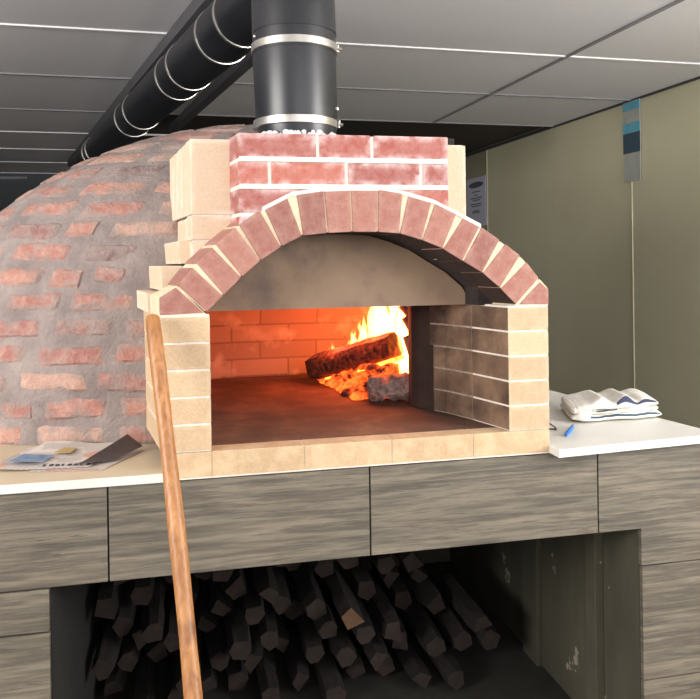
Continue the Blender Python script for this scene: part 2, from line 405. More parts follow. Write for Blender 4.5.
# chimney block: cream core
def arch_wall(mb, x0, x1, zt, y0, y1, sh0, inner, **k):
    xl = [p for p in inner]; n = len(xl)
    for i in range(n-1):
        a, c = xl[i], xl[i+1]
        xa = x0 + (x1-x0)*i/(n-1); xc = x0 + (x1-x0)*(i+1)/(n-1)
        f = [(a[0], y0, a[1]), (c[0], y0, c[1]), (xc, y0, zt), (xa, y0, zt)]
        mb.solid(f, [(x-sh0*(y1-y0), y1, z) for x, _, z in f], bev=0, **k)
b = MB()
SH2 = .165
# outer bricks on the front left: one upright block, then shorter courses
def cb(x0, x1, z0, z1, y0, y1, t): b.box(x0, x1, y0, y1, z0+.0022, z1-.0022, shear=SH2, tint=t, bev=.003, inset=.012)
cb(.073, .19, .656, .857, .1, .175, .55); cb(.073, .19, .59, .656, .1, .175, .4); cb(.073, .16, .50, .59, .1, .175, .7)
ys = [.178, .254, .33, .406, .482]
for i in range(4):
    y0, y1 = ys[i], ys[i+1]
    sx = .073-SH2*(y0-.1)
    cb(sx, sx+.1, .656, .855-.001*i, y0, y1-.016, rnd.random())
cb(.073-SH2*.076, .16, .59, .654, .176, .33, .2); cb(.073-SH2*.076, .16, .529, .588, .176, .33, .5)
blk = op(b, 'chimney_block', m_creampale)
b = MB(); cb(.744, .828, .60, .853, .1, .36, .4); cb(.744, .828, .53, .60, .1, .3, .6); op(b, 'chimney_flank', m_creampale)
b = MB()
b.box(.078, .82, .104, .47, .70, .852, shear=SH2, bev=0)
b.box(.078, .2, .104, .2, .53, .70, shear=SH2, bev=0); b.box(.79, .824, .104, .3, .55, .70, shear=SH2, bev=0)
b.box(.074, .17, .171, .47, .66, .850, shear=SH2, bev=0)
op(b, 'block_mortar', m_white, parent=blk)
# chimney block: red limewashed face
b = MB(); m = MB()
def rb(x0, x1, z0, z1, t, cut=True):
    P = [(x0, z0), (x1, z0), (x1, z1), (x0, z1)]
    f = [(x, .004, z) for x, z in P]; l = x0 < .2; xb = .012 if l else 0
    b.solid(f, [(x-.018, .1, z) for x, _, z in f], tint=t, bev=.003, inset=.016)
top = .857; g = .0045
for z0, z1, xs in ((top-.063, top, (.19, .392, .535, .742)), (top-.131, top-.068-g, (.19, .268, .466, .667, .742)), (top-.2, top-.136-g, (.19, .39, .56, .742)), (top-.262, top-.205-g, (.19, .3))):
    for a, c in zip(xs, xs[1:]): rb(a+(g if a > .2 else 0), c-(g if c < .74 else 0), z0, z1, rnd.random())
rb(.66, .742, top-.262, top-.209, .5)
red = op(b, 'red_brick_facing', m_redwash)
for z in (.7915, .7225): m.box(.1915, .7405, .0015, .098, z-.0065, z+.0065, shear=.18, bev=.002)
m.box(.1925, .7395, .007, .098, .66, top-.003, shear=.18, bev=0); m.box(.1925, .3, .007, .098, .60, .7, shear=.18, bev=0); m.box(.66, .7395, .007, .098, .63, .7, shear=.18, bev=0)
for i in range(4, 12):    # bead of mortar following the back of the arch
    a, c = EXT[i], EXT[i+1] if i+1 < 16 else EXT[i]
    m.solid([(a[0], .0, a[1]-.004), (c[0], .0, c[1]-.004), (c[0], .0, c[1]+.007), (a[0], .0, a[1]+.007)],
            [(a[0], .02, a[1]-.004), (c[0], .02, c[1]-.004), (c[0], .02, c[1]+.007), (a[0], .02, a[1]+.007)], bev=.001)
op(m, 'facing_mortar', m_white, parent=red)
b = MB(); b.box(.185, .80, .11, .46, .852, .872, shear=.1, bev=.004); op(b, 'flue_pad', m_soot)

# inner throat: right jamb, left jamb, vault, hood
b = MB(); mo = MB()
J = [(.8616, .16), (.821, .274), (.79, .33)]
for k in range(1, 6):
    for (p, q) in ((J[0], J[1]), (J[1], J[2])):
        b.solid([(p[0], p[1]+.002, CO*k+.0025), (q[0], q[1], CO*k+.0025), (q[0], q[1], CO*(k+1)-.0025), (p[0], p[1]+.002, CO*(k+1)-.0025)],
                [(p[0]+.12, p[1]+.002, CO*k+.0025), (q[0]+.12, q[1], CO*k+.0025), (q[0]+.12, q[1], CO*(k+1)-.0025), (p[0]+.12, p[1]+.002, CO*(k+1)-.0025)], tint=rnd.random(), bev=.0015, inset=.01)
mo.prism([(.864, .158), (.824, .274), (.793, .33), (.9, .33), (.97, .158)], CO, .41, bev=0)
jam = op(b, 'inner_jamb', m_sootbrick); op(mo, 'jamb_mortar', m_darkmortar, parent=jam)
b = MB()
b.prism([(.790, .33), (.762, .36), (.75, .39), (.752, .43), (.772, .50), (.80, .53), (.95, .53), (.95, .33)], CO, .47, bev=.006)
b.prism([(.797, .315), (.785, .335), (.80, .335)], CO, .27, bev=.001)
op(b, 'sooty_door_jamb', m_sootbrown); b = MB()
b.prism([(.07, .16), (.03, .33), (-.01, .36), (-.02, .50), (-.05, .50), (-.045, .36), (.02, .16)], CO, .47, bev=.004)
b.prism([(.112, .365), (.0, .366), (.0, .14), (.02, .14)], CO, .41, bev=0)
op(b, 'sooty_door_jamb', m_sootbrown)
b = MB()
# vault behind the arch
vin = [(.114, .404)]+INT+[(.904, .404)]
for i in range(len(INT)-1):
    a, c = Vector(INT[i]), Vector(INT[i+1])
    mid = Vector((.51, .1)); ao = a+(a-mid).normalized()*.05; co_ = c+(c-mid).normalized()*.05
    f, k = ex([tuple(a+(a-mid).normalized()*.003), tuple(c+(c-mid).normalized()*.003), tuple(co_), tuple(ao)], .1, .45); b.solid(f, k, bev=0)
b.box(.86, .96, .1, .5, .402, .47, shear=.265, bev=0); b.box(.0, .1, .1, .5, .403, .45, shear=.2, bev=0)
b.box(.0, .84, .44, .5, .42, .60, bev=0)
op(b, 'throat_vault', m_soot)
b = MB()
HP = [(.10, .402)]+[(x*.98+.010, z-.000) for x, z in INT[1:-1]]+[(.905, .402)]
f = [(x-.265*.16, .16, z) for x, z in HP]; k = [(x-.265*.185, .185, z) for x, z in HP]
b.solid(f, k, bev=0)
op(b, 'hood_panel', m_hood)

# hearth floor and inner dome
def hearth_mat():
    M = Mat('hearth_floor_tiles', .85); n = M.noise(6, 6, .65); s = M.noise(2.5, 3)
    c = M.ramp(n, [(.3, (66, 48, 38)), (.5, (92, 66, 50)), (.7, (120, 90, 68))]); M.col(c); M.bump(n, .3, .006); return M.m
b = MB()
b.prism([(.09, .0605), (.925, .0605), (.85, .36), (1.0, .45), (1.0, 1.25), (-.2, 1.25), (-.2, .45), (.05, .36)], .02, CO-.0005, bev=0)
op(b, 'hearth_floor', hearth_mat())
def inner_mat():
    M = Mat('fire_lit_inner_brick', .9)
    br = M.n.new('ShaderNodeTexBrick'); cmb = M.n.new('ShaderNodeCombineXYZ'); sp = M.n.new('ShaderNodeSeparateXYZ')
    M.l.new(M.co, sp.inputs[0]); M.l.new(sp.outputs[0], cmb.inputs[0]); M.l.new(sp.outputs[2], cmb.inputs[1]); M.l.new(cmb.outputs[0], br.inputs[0])
    br.inputs['Color1'].default_value = lin((176, 138, 112)); br.inputs['Color2'].default_value = lin((158, 120, 96)); br.inputs['Mortar'].default_value = lin((140, 106, 86))
    br.inputs['Scale'].default_value = 1; br.inputs['Brick Width'].default_value = .23; br.inputs['Row Height'].default_value = .07; br.inputs['Mortar Size'].default_value = .004
    c = M.mix(M.mask(M.noise(9, 4), .55, .7), br.outputs[0], (196, 164, 140))
    M.col(c); M.bump(br.outputs[1], -.5, .006); return M.m
b = MB(); NT, NP = 72, 24
def inner(t, p):
    R = max(0, 1-(p)**2.6)**.5; ct, st = math.cos(t), math.sin(t); k = (abs(ct)**2.6+abs(st)**2.6)**(-1/2.6)
    return (.38+.60*R*k*ct, .80+.41*R*k*st, CO-.01+.50*p)
vs = [inner(2*PI*i/NT, j/NP) for j in range(NP+1) for i in range(NT)]
fs = []
for j in range(NP):
    for i in range(NT):
        q = [j*NT+i, (j+1)*NT+i, (j+1)*NT+(i+1) % NT, j*NT+(i+1) % NT]
        cc = sum((Vector(vs[a]) for a in q), Vector())/4
        if cc.y < .62 and -.02 < cc.x < .79 and cc.z < .43: continue
        fs.append(q)
b.add(vs, fs); o = op(b, 'inner_dome', inner_mat(), smooth=True)
md = o.modifiers.new('shell', 'SOLIDIFY'); md.thickness = .03; md.offset = 1

# ---- outer dome
DX, DY, RXL, RXR, RY, DC, DN, DM, DE = .4, .93, 1.23, .80, .65, 1.04, 2.5, 2.4, .52
def dpt(t, z):
    R = max(0., 1-(max(z, 0)/DC)**DN)**DE
    ct, st = math.cos(t), math.sin(t); k = (abs(ct)**DM+abs(st)**DM)**(-1/DM)
    return Vector((DX+(RXL if ct < 0 else RXR)*R*k*ct, DY+RY*R*k*st, z))
prof = []      # arc length along the profile (measured mid-way between side and front)
zs = [DC*math.sin(PI/2*i/200) for i in range(201)]; s = 0; prev = None
for z in zs:
    R = max(0., 1-(z/DC)**DN)**DE; p = Vector((.72*R, z))
    if prev is not None: s += (p-prev).length
    prof.append((s, z)); prev = p
def zof(s):
    for i in range(200):
        if prof[i+1][0] >= s:
            t = (s-prof[i][0])/(prof[i+1][0]-prof[i][0]+1e-9); return prof[i][1]*(1-t)+prof[i+1][1]*t
    return DC
STOT = prof[-1][0]
def dn(t, s):
    e = .01; a = dpt(t+e, zof(s))-dpt(t-e, zof(s)); c = dpt(t, zof(min(s+.01, STOT*.999)))-dpt(t, zof(max(s-.01, 0)))
    n = a.cross(c)
    return n.normalized() if n.length > 1e-9 else Vector((0, 0, 1))
def surf(t, s, off):
    z = zof(s); p = dpt(t, z); return p + dn(t, s)*off
b = MB(); NT, NS = 260, 90
vs = []
for j in range(NS+1):
    for i in range(NT):
        t = 2*PI*i/NT; s = STOT*.9995*j/NS; p = surf(t, s, 0)
        h = noise.noise(p*9)*.006 + noise.noise(p*28)*.004
        vs.append(p + dn(t, s)*h)
fs = []
for j in range(NS):
    for i in range(NT):
        q = [j*NT+i, j*NT+(i+1) % NT, (j+1)*NT+(i+1) % NT, (j+1)*NT+i]
        cc = sum((Vector(vs[a]) for a in q), Vector())/4
        if cc.y < .9 and .03 < cc.x < .86 and cc.z < (.50 if cc.x < .1 else .62): continue
        fs.append(q)
b.add(vs, fs); o = op(b, 'dome', m_dmortar, smooth=True)
md = o.modifiers.new('shell', 'SOLIDIFY'); md.thickness = .025; md.offset = -1
b = MB()
nrow = int(STOT/.076)
for r in range(nrow):
    s0 = .016+r*.076; s1 = s0+.064
    if s1 > STOT-.08: break
    sm = (s0+s1)/2
    # perimeter from the right-back round the front to the left-back
    N = 600; ts = [-.5+(PI+1.0)*-1*i/N for i in range(N+1)]; L = [0]
    zz = zof(sm)
    pp = [dpt(t, zz) for t in ts]
    for i in range(N): L.append(L[-1]+(pp[i+1]-pp[i]).length)
    def tof(l):
        lo, hi = 0, N
        while hi-lo > 1:
            m_ = (lo+hi)//2
            if L[m_] <= l: lo = m_
            else: hi = m_
        f = (l-L[lo])/(L[hi]-L[lo]+1e-9); return ts[lo]*(1-f)+ts[hi]*f
    l = rnd.uniform(0, .2); 
    while l < L[-1]-.25:
        ln = rnd.choice((.21, .21, .2, .19, .11)) + rnd.uniform(-.012, .008); l0, l1 = l, l+ln; l = l1+rnd.uniform(.018, .034)
        if r > nrow-4: ln *= .8
        pc = surf(tof((l0+l1)/2), sm, 0)
        if pc.y > 1.15: continue
        if pc.x > -.02 and pc.x < .88 and pc.z < .60 and pc.y < .9: continue
        NU, NV = 12, 5; vv = []; ee = []
        ta = rnd.uniform(-.005, .005); seed = Vector((rnd.random()*50, rnd.random()*50, 0)); up = rnd.uniform(-.004, .004)
        for v in range(NV+1):
            for u in range(NU+1):
                fu, fv = u/NU, v/NV
                # rounded, wobbly outline
                eu = min(fu, 1-fu)*NU; ev = min(fv, 1-fv)*NV
                rim = 1 if (u in (0, NU) or v in (0, NV)) else 0
                wob = noise.noise(seed+Vector((fu*6, fv*3, 0)))*.006
                wob2 = noise.noise(seed+Vector((fu*5+9, fv*3, 3)))*.006
                cr = .006 if (u in (0, NU) and v in (0, NV)) else 0
                ll = l0+ln*fu + wob*(1 if rim else .3) + (cr if u == 0 else -cr)
                ss = s0+(s1-s0)*fv + ta*(fu-.5)*2 + up + wob2*(1 if rim else .3) + (cr*.7 if v == 0 else -cr*.7)
                off = (-.006 if rim else (.0045+noise.noise(seed+Vector((fu*9, fv*5, 7)))*.003))
                vv.append(surf(tof(max(ll, 0)), max(ss, .001), off)); ee.append(1 if rim or u in (1, NU-1) or v in (1, NV-1) else 0)
        ff = [[v*(NU+1)+u, (v+1)*(NU+1)+u, (v+1)*(NU+1)+u+1, v*(NU+1)+u+1] for v in range(NV) for u in range(NU)]
        b.add(vv, ff, tint=rnd.random(), edge=ee)
op(b, 'dome_bricks', m_dbrick, smooth=True)

b = MB(); b.tube([(1.045, .27, .0), (1.045, .27, .08), (1.04, .275, .16), (1.03, .28, .23), (1.015, .29, .27)], [.052, .055, .048, .034, .012], n=20); op(b, 'mortar_foot', m_dmortar, smooth=True)

# ------------------------------------------------------------------ fire
def fire_mat(name, col, strength, dens=0):
    m = bpy.data.materials.new(name); m.use_nodes = True; t = m.node_tree; n = t.nodes; n.clear()
    o = n.new('ShaderNodeOutputMaterial'); e = n.new('ShaderNodeEmission'); e.inputs[0].default_value = col; e.inputs[1].default_value = strength
    t.links.new(e.outputs[0], o.inputs['Volume']); return m
m_fcore = fire_mat('flame_core', (1, .52, .12, 1), 150)
m_fedge = fire_mat('flame_edge', (1, .22, .02, 1), 14)
def flame(mb, x, y, z, h, r, lean=(0, 0), seed=0, mat=0):
    n = 10; pts = []; rad = []
    for i in range(n+1):
        f = i/n
        wv = Vector((noise.noise(Vector((seed*3.1, f*3, 0))), noise.noise(Vector((seed*7.7, f*3, 5))), 0))*r*1.5*f
        pts.append(Vector((x+lean[0]*f, y+lean[1]*f, z+h*f))+wv)
        rad.append(max(.0012, r*(math.sin(PI*min(1, (f*.82+.2)))**.8)*(1-f*.35)))
    mb.tube(pts, rad, n=12, mat=mat)
b = MB()
spots = [(.80, .80, .20, .26, .042, (.01, 0)), (.765, .78, .22, .25, .034, (-.02, 0)), (.83, .78, .19, .24, .030, (.0, 0)), (.80, .72, .16, .16, .026, (.01, 0)),
         (.735, .84, .20, .23, .020, (-.012, 0)), (.70, .84, .20, .11, .018, (-.005, 0)), (.675, .86, .18, .095, .014, (-.01, 0)), (.645, .88, .17, .07, .010, (.008, 0)),
         (.60, .92, .14, .085, .009, (-.004, 0)), (.565, .96, .13, .075, .007, (.03, 0)), (.71, .86, .19, .08, .014, (.005, 0)), (.82, .70, .10, .13, .018, (0, 0)),
         (.62, .90, .13, .05, .008, (0, 0)), (.79, .66, .08, .10, .012, (.01, 0)), (.735, .62, .08, .06, .008, (0, 0)), (.70, .70, .08, .08, .010, (.02, 0)), (.84, .74, .14, .17, .022, (0, 0)), (.80, .66, .12, .16, .020, (.01, 0)), (.69, .82, .21, .12, .016, (.01, 0)), (.655, .84, .19, .09, .012, (.006, 0)), (.755, .72, .24, .14, .02, (0, .02)), (.59, .90, .15, .07, .009, (.01, 0))]
for i, (x, y, z, h, r, ln) in enumerate(spots):
    flame(b, x, y, z, h, r, ln, i, 0)
    flame(b, x, y, z-.01, h*1.12, r*1.5, ln, i, 1)
b.build('flames', [m_fcore, m_fedge], smooth=True, label='bright yellow flames rising around the burning log in the oven', cat='fire', kind='stuff')
def charcoal(name, dark, light, glow_lo, glow_hi, strength, scale=18):
    M = Mat(name, .95); n = M.noise(scale, 5, .65); f = M.noise(60, 4)
    M.col(M.ramp(f, [(.35, dark), (.7, light)])); M.bump(f, .7, .01)
    e = M.mask(n, glow_lo, glow_hi); M.b.inputs['Emission Color'].default_value = (1, .10, .012, 1)
    M.l.new(M.math('MULTIPLY', e, strength), M.b.inputs['Emission Strength']); return M.m
m_char = charcoal('charred_log', (44, 28, 24), (130, 86, 70), .72, .8, 1.5)
m_ember = charcoal('glowing_ember', (60, 34, 28), (150, 96, 80), .42, .66, 3.2)
m_ash = charcoal('ash_grey_log', (132, 104, 98), (196, 166, 156), .60, .72, 1.2)
m_glow = charcoal('glowing_edge', (120, 40, 20), (190, 90, 40), .2, .5, 14, 30)
def split_log(A, B, prof2, mat, bumpy=.004, n=14, seed=0, up=Vector((0, 0, 1))):
    A, B = Vector(A), Vector(B); t = (B-A).normalized(); s = t.cross(up).normalized(); u = s.cross(t)
    K = len(prof2); vs = []
    for i in range(n+1):
        f = i/n; c = A+(B-A)*f; sc_ = 1 - (.12 if i in (0, n) else 0)
        for k, (a, d) in enumerate(prof2):
            nn = noise.noise(Vector((seed+f*9, k*2.3, seed*1.7)))*bumpy*2
            vs.append(c + s*(a*sc_+nn) + u*(d*sc_+nn))
    fs = [[i*K+k, i*K+(k+1) % K, (i+1)*K+(k+1) % K, (i+1)*K+k] for i in range(n) for k in range(K)]
    fs += [list(range(K))[::-1], [n*K+k for k in range(K)]]
    return vs, fs
wedge = [(-.045, -.032), (-.02, -.042), (.02, -.040), (.045, -.03), (.048, .0), (.04, .025), (.01, .04), (-.02, .042), (-.044, .02)]
b = MB(); v, f = split_log((.535, .98, .12), (.778, .69, .232), [(a*1.15, d*1.2) for a, d in wedge], None, seed=3); b.add(v, f)
lg = b.build('burning_log', m_char, smooth=True, label='charred split log lying slanted across the embers, glowing underneath', cat='log')
b = MB(); v, f = split_log((.57, .915, .088), (.80, .645, .193), [(-.008, -.006), (.008, -.006), (.008, .005), (-.008, .005)], None, .004, 18, 8); b.add(v, f)
b.build('glowing_edge', m_glow, lg, label='bright orange glowing underside')
b = MB(); v, f = split_log((.645, .545, .108), (.775, .50, .116), [(-.035, -.042), (.02, -.042), (.042, -.02), (.04, .012), (.02, .035), (-.012, .04), (-.034, .025), (-.042, -.01)], None, .011, 12, 5); b.add(v, f)
b.build('ash_covered_log', m_ash, smooth=True, label='short ash-grey burnt log chunk in front of the embers', cat='log')
b = MB(); r2 = random.Random(3)
def lump(mb, c, r, rr, tint=.5):
    bm = bmesh.new(); bmesh.ops.create_icosphere(bm, subdivisions=2, radius=1)
    sd = Vector((rr.random()*99, rr.random()*99, 1)); sx = Vector((rr.uniform(.7, 1.3), rr.uniform(.7, 1.3), rr.uniform(.6, 1)))
    for vv in bm.verts:
        d = 1+.35*noise.noise(vv.co*1.6+sd); vv.co = Vector((vv.co.x*sx.x, vv.co.y*sx.y, vv.co.z*sx.z))*r*d+Vector(c)
    mb.add([x.co[:] for x in bm.verts], [[x.index for x in ff.verts] for ff in bm.faces], tint); bm.free()
for i in range(420):
    t = r2.random(); y = .56+.46*t; cxm = .735-.11*t; wd = .13*(1-.45*t)
    x = cxm+r2.uniform(-wd, wd); edge = abs(x-cxm)/wd
    z = CO+.004+(.13*(1-t*.6))*(1-edge)*r2.random()
    lump(b, (x, y, z), r2.uniform(.009, .022), r2)
b.build('ember_bed', m_ember, smooth=True, label='heap of glowing orange embers and coals under the burning log', cat='embers', kind='stuff')
for loc, p, r in (((.70, .74, .31), 5.5, .07), ((.60, .86, .22), 2.6, .05)):
    l = bpy.data.lights.new('fire_light', 'POINT'); l.energy = p; l.color = (1, .15, .06); l.shadow_soft_size = r
    o = bpy.data.objects.new('fire_light', l); C.objects.link(o); o.location = loc

# ------------------------------------------------------------------ flue
flue = empty('flue_pipe', (.368, .25, .872), label='black vertical flue pipe with steel clamp bands rising from the oven top', cat='flue')
foff = Vector((-.368, -.25, -.872))
def fp(mb, name, mat, parent=None, **k):
    o = mb.build(name, mat, parent or flue, smooth=True, **k)
    if parent is None: o.location = foff
    return o
PX, PY = .37, .25
b = MB(); b.tube([(PX+.008, PY, .878), (PX+.004, PY, .93), (PX, PY, 1.11), (PX, PY, 1.125)], [.108, .117, .119, .119], n=64); fp(b, 'pipe_section', m_black)
b = MB(); b.tube([(PX, PY, 1.122), (PX, PY, 1.13), (PX, PY, 1.131), (PX, PY, 1.178), (PX, PY, 1.179)], [.121, .121, .119, .119, .119], n=64); fp(b, 'pipe_collar', m_black)
b = MB(); 
pts = [(PX, PY, 1.179), (PX, PY, 1.2), (PX-.002, PY, 1.3), (PX, PY+.01, 1.36), (PX+.01, PY+.06, 1.44), (PX+.022, PY+.16, 1.5), (PX+.0, .62, 1.53)]
b.tube(pts, [.121, .120, .119, .118, .118, .118, .118], n=48); fp(b, 'elbow', m_black)
def band(parent, c, ax, r, wdt, off, mat=m_steel):
    c = Vector(c); ax = Vector(ax).normalized()
    b = MB(); b.tube([c-ax*(wdt/2+.001), c-ax*wdt/2, c+ax*wdt/2, c+ax*(wdt/2+.001)], [r-.003, r, r, r-.003], n=64)
    o = b.build('clamp_band', mat, parent, smooth=True); o.location = off; return o
def screw(parent, c, d, off):
    c = Vector(c); d = Vector(d).normalized(); b = MB(); b.tube([c, c+d*.012], .005, n=10); b.tube([c+Vector((0, 0, -.008)), c+Vector((0, 0, .012))], .004, n=8)
    o = b.build('clamp_screw', m_steel, parent); return o
for z, r in ((1.138, .1235), (.922, .1205)):
    o = band(flue, (PX, PY, z), (0, 0, 1), r, .020, foff); screw(o, (PX+.121, PY-.03, z), (1, -.3, 0), foff)
b = MB(); b.tube([(PX+.108, PY-.052, .963), (PX+.113, PY-.058, .963)], .0045, n=10); fp(b, 'rivet', m_wool)
b = MB(); b.tube([(PX-.117, PY-.05, 1.158), (PX-.12, PY-.052, 1.158)], .003, n=10); fp(b, 'rivet', m_wool)
b = MB(); r3 = random.Random(5)
for i in range(120):
    a = r3.uniform(0, 2*PI); lump(b, (PX+math.cos(a)*.112, PY+math.sin(a)*.112, .876+r3.uniform(0, .012)), r3.uniform(.006, .012), r3)
fp(b, 'insulation_wool', m_wool)

m_rail = plain('grey_rail_metal', (88, 88, 92), .6)
# long duct under the ceiling
duct = empty('exhaust_duct', (.1, 2.0, 1.53), label='long black exhaust duct with thin steel rings running away under the ceiling', cat='duct')
doff = Vector((-.1, -2.0, -1.53))
D0, D1 = Vector((.40, .78, 1.53)), Vector((-.93, 5.93, 1.53)); dd = (D1-D0).normalized()
b = MB(); b.tube([D0, D0+(D1-D0)*.5, D1], .125, n=48); o = b.build('duct_tube', m_black, duct, smooth=True); o.location = doff
for y in (1.18, 1.45, 1.98, 2.22, 3.15, 3.45, 4.9, 5.1):
    c = D0+dd*((y-D0.y)/dd.y); o = band(duct, c, dd, .1285, .016, doff, m_steel)
for (ax_, ay_, bx_, by_, w_, nm) in ((.165, 1.555, -1.30, 7.533, .020, m_rail), (.46, 2.45, -.05, 5.02, .035, m_rail)):
    b = MB(); ex0 = Vector((ax_, ay_, 1.72)); ex1 = Vector((bx_, by_, 1.72)); e0 = ex0+(ex0-ex1)*.3
    b.solid([(e0.x-w_, e0.y, 1.705), (e0.x+w_, e0.y, 1.705), (e0.x+w_, e0.y, 1.775), (e0.x-w_, e0.y, 1.775)],
            [(ex1.x-w_, ex1.y, 1.705), (ex1.x+w_, ex1.y, 1.705), (ex1.x+w_, ex1.y, 1.775), (ex1.x-w_, ex1.y, 1.775)], bev=.003)
    b.build('ceiling_rail', nm, label='grey rail under the ceiling along the %s side of the exhaust duct' % ('left' if nm and ax_ < .3 else 'right'), cat='rail')
# pale tube far left
b = MB(); b.tube([(-2.6, 7.5, 1.55), (-1.76, 7.5, 1.56)], .022, n=16)
b.build('conduit', plain('grey_conduit', (120, 122, 126), .5), smooth=True, label='thin grey conduit below the far ceiling behind the dome, left edge', cat='pipe')
b = MB(); b.box(-3.2, -1.45, 7.6, 7.9, 1.10, 1.17, bev=.01); b.box(-3.2, -1.5, 7.58, 7.6, 1.02, 1.07, bev=.002, mat=1)
b.build('far_shelf', [plain('shelf_grey', (86, 90, 92), .6), plain('shelf_pale', (150, 160, 176), .6)], label='grey shelf with a pale lower edge far behind the dome, left edge', cat='shelf')

# ------------------------------------------------------------------ peel handle
b = MB()
A, Bt = Vector((-.022, -.028, .40)), Vector((.105, -.56, -.95))
# bottom point found on the line through the photographed middle
pts = []; rad = []
for i in range(25):
    f = i/24; p = A.lerp(Bt, f); p.x += .012*math.sin(f*PI)*1.0
    pts.append(p); rad.append(.0175+.0025*f+.0008*math.sin(f*23))
pts = [A+(A-Bt).normalized()*.010, A+(A-Bt).normalized()*.006]+pts; rad = [.006, .014]+rad
b.tube(pts, rad, n=28)
b.build('wooden_pole', m_wood, smooth=True, label='round wooden peel handle leaning against the left cream pillar', cat='pole')

# ------------------------------------------------------------------ newspaper
def paper_mat(name, base, ink, pic=None):
    M = Mat(name, .8); v = M.map((1, 1, 1), rot=(0, 0, .5))
    w_ = M.n.new('ShaderNodeTexWave'); w_.wave_type = 'BANDS'; w_.bands_direction = 'Y'; w_.inputs['Scale'].default_value = 55; w_.inputs['Distortion'].default_value = .3
    M.l.new(v, w_.inputs[0]); blk = M.noise(13, 1, vec=v)
    t = M.math('MULTIPLY', M.mask(w_.outputs['Fac'], .5, .6), M.mask(blk, .45, .5))
    c = M.mix(M.math('MULTIPLY', t, .6), base, ink)
    if pic: c = M.mix(M.mask(M.noise(6, 2, vec=M.map(loc=(2, 5, 1))), .56, .6), c, pic)
    M.col(c); return M.m
m_p1 = paper_mat('newsprint', (200, 190, 182), (90, 84, 86), (186, 140, 124))
m_p2 = plain('blue_printed_picture', (112, 132, 158), .7, var=.35, bscale=30)
m_p3 = plain('dark_printed_page', (66, 56, 56), .6, var=.25, bscale=20)
m_ink = plain('newspaper_ink', (52, 50, 58), .7); m_redink = plain('red_newspaper_line', (176, 70, 66), .7); m_ochre = plain('ochre_print', (176, 150, 100), .7)
news = empty('newspaper', (-.25, .15, .022), label='loose folded newspaper lying on the cream worktop in front of the dome', cat='newspaper')
noff = Vector((.25, -.15, -.022))
def sheet(name, P, mat, z, fn=None, nu=14, nv=8, th=.0008, parent=news):
    b = MB(); vs = []
    p = [Vector(q) for q in P]
    for j in range(nv+1):
        for i in range(nu+1):
            u, v = i/nu, j/nv; q = (p[0]*(1-u)+p[1]*u)*(1-v)+(p[3]*(1-u)+p[2]*u)*v
            h = z+(fn(u, v) if fn else 0); vs.append((q.x, q.y, h))
    n = len(vs); vs += [(x, y, z_+th) for x, y, z_ in vs[:n]]
    k = lambda i, j: j*(nu+1)+i
    fs = []
    for j in range(nv):
        for i in range(nu):
            fs.append([n+k(i, j), n+k(i+1, j), n+k(i+1, j+1), n+k(i, j+1)]); fs.append([k(i, j+1), k(i+1, j+1), k(i+1, j), k(i, j)])
    for i in range(nu): fs.append([k(i, 0), k(i+1, 0), n+k(i+1, 0), n+k(i, 0)]); fs.append([k(i+1, nv), k(i, nv), n+k(i, nv), n+k(i+1, nv)])
    for j in range(nv): fs.append([k(0, j+1), k(0, j), n+k(0, j), n+k(0, j+1)]); fs.append([k(nu, j), k(nu, j+1), n+k(nu, j+1), n+k(nu, j)])
    b.add(vs, fs); o = b.build(name, mat, parent)
    if parent is news: o.location = noff
    return o
lowf = lambda u, v: .003*math.sin(u*5)**2
s1 = sheet('page', [(-.33, .085), (-.150, .058), (-.062, .235), (-.25, .30)], m_p1, .0235)
s2 = sheet('page', [(-.42, .105), (-.185, .085), (-.14, .25), (-.37, .31)], m_p1, .0265, lambda u, v: .012*max(0, .35-u)**1.2*2+.002*math.sin(v*6))
s3 = sheet('page', [(-.40, .16), (-.19, .115), (-.12, .26), (-.33, .32)], m_p1, .0315, lambda u, v: .018*max(0, v-.4)+.003*math.sin(u*7))
s4 = sheet('dark_folded_page', [(-.215, .085), (-.125, .125), (-.065, .225), (-.105, .245)], m_p3, .031, lambda u, v: .034*max(0, v)**1.1*(1-u*.9)+.002)
sheet('blue_picture', [(-.385, .13), (-.30, .12), (-.285, .18), (-.36, .20)], m_p2, .0375, lambda u, v: .004*(1-u))
sheet('ochre_picture', [(-.29, .20), (-.245, .19), (-.235, .24), (-.27, .25)], m_ochre, .0395)
b = MB()
for i in range(9):
    x = -.30+i*.015; y = .108-i*.0022
    b.box(x, x+(.010 if i % 3 else .006), y, y+.018, .0290, .0294, bev=0, tint=.5)
o = b.build('headline', m_ink, news); o.location = noff
b = MB(); b.solid([(-.29, .083, .0245), (-.16, .063, .0245), (-.16, .066, .0245), (-.29, .087, .0245)], [(-.29, .083, .0250), (-.16, .063, .0250), (-.16, .066, .0250), (-.29, .087, .0250)], bev=0)
o = b.build('red_line', m_redink, news); o.location = noff

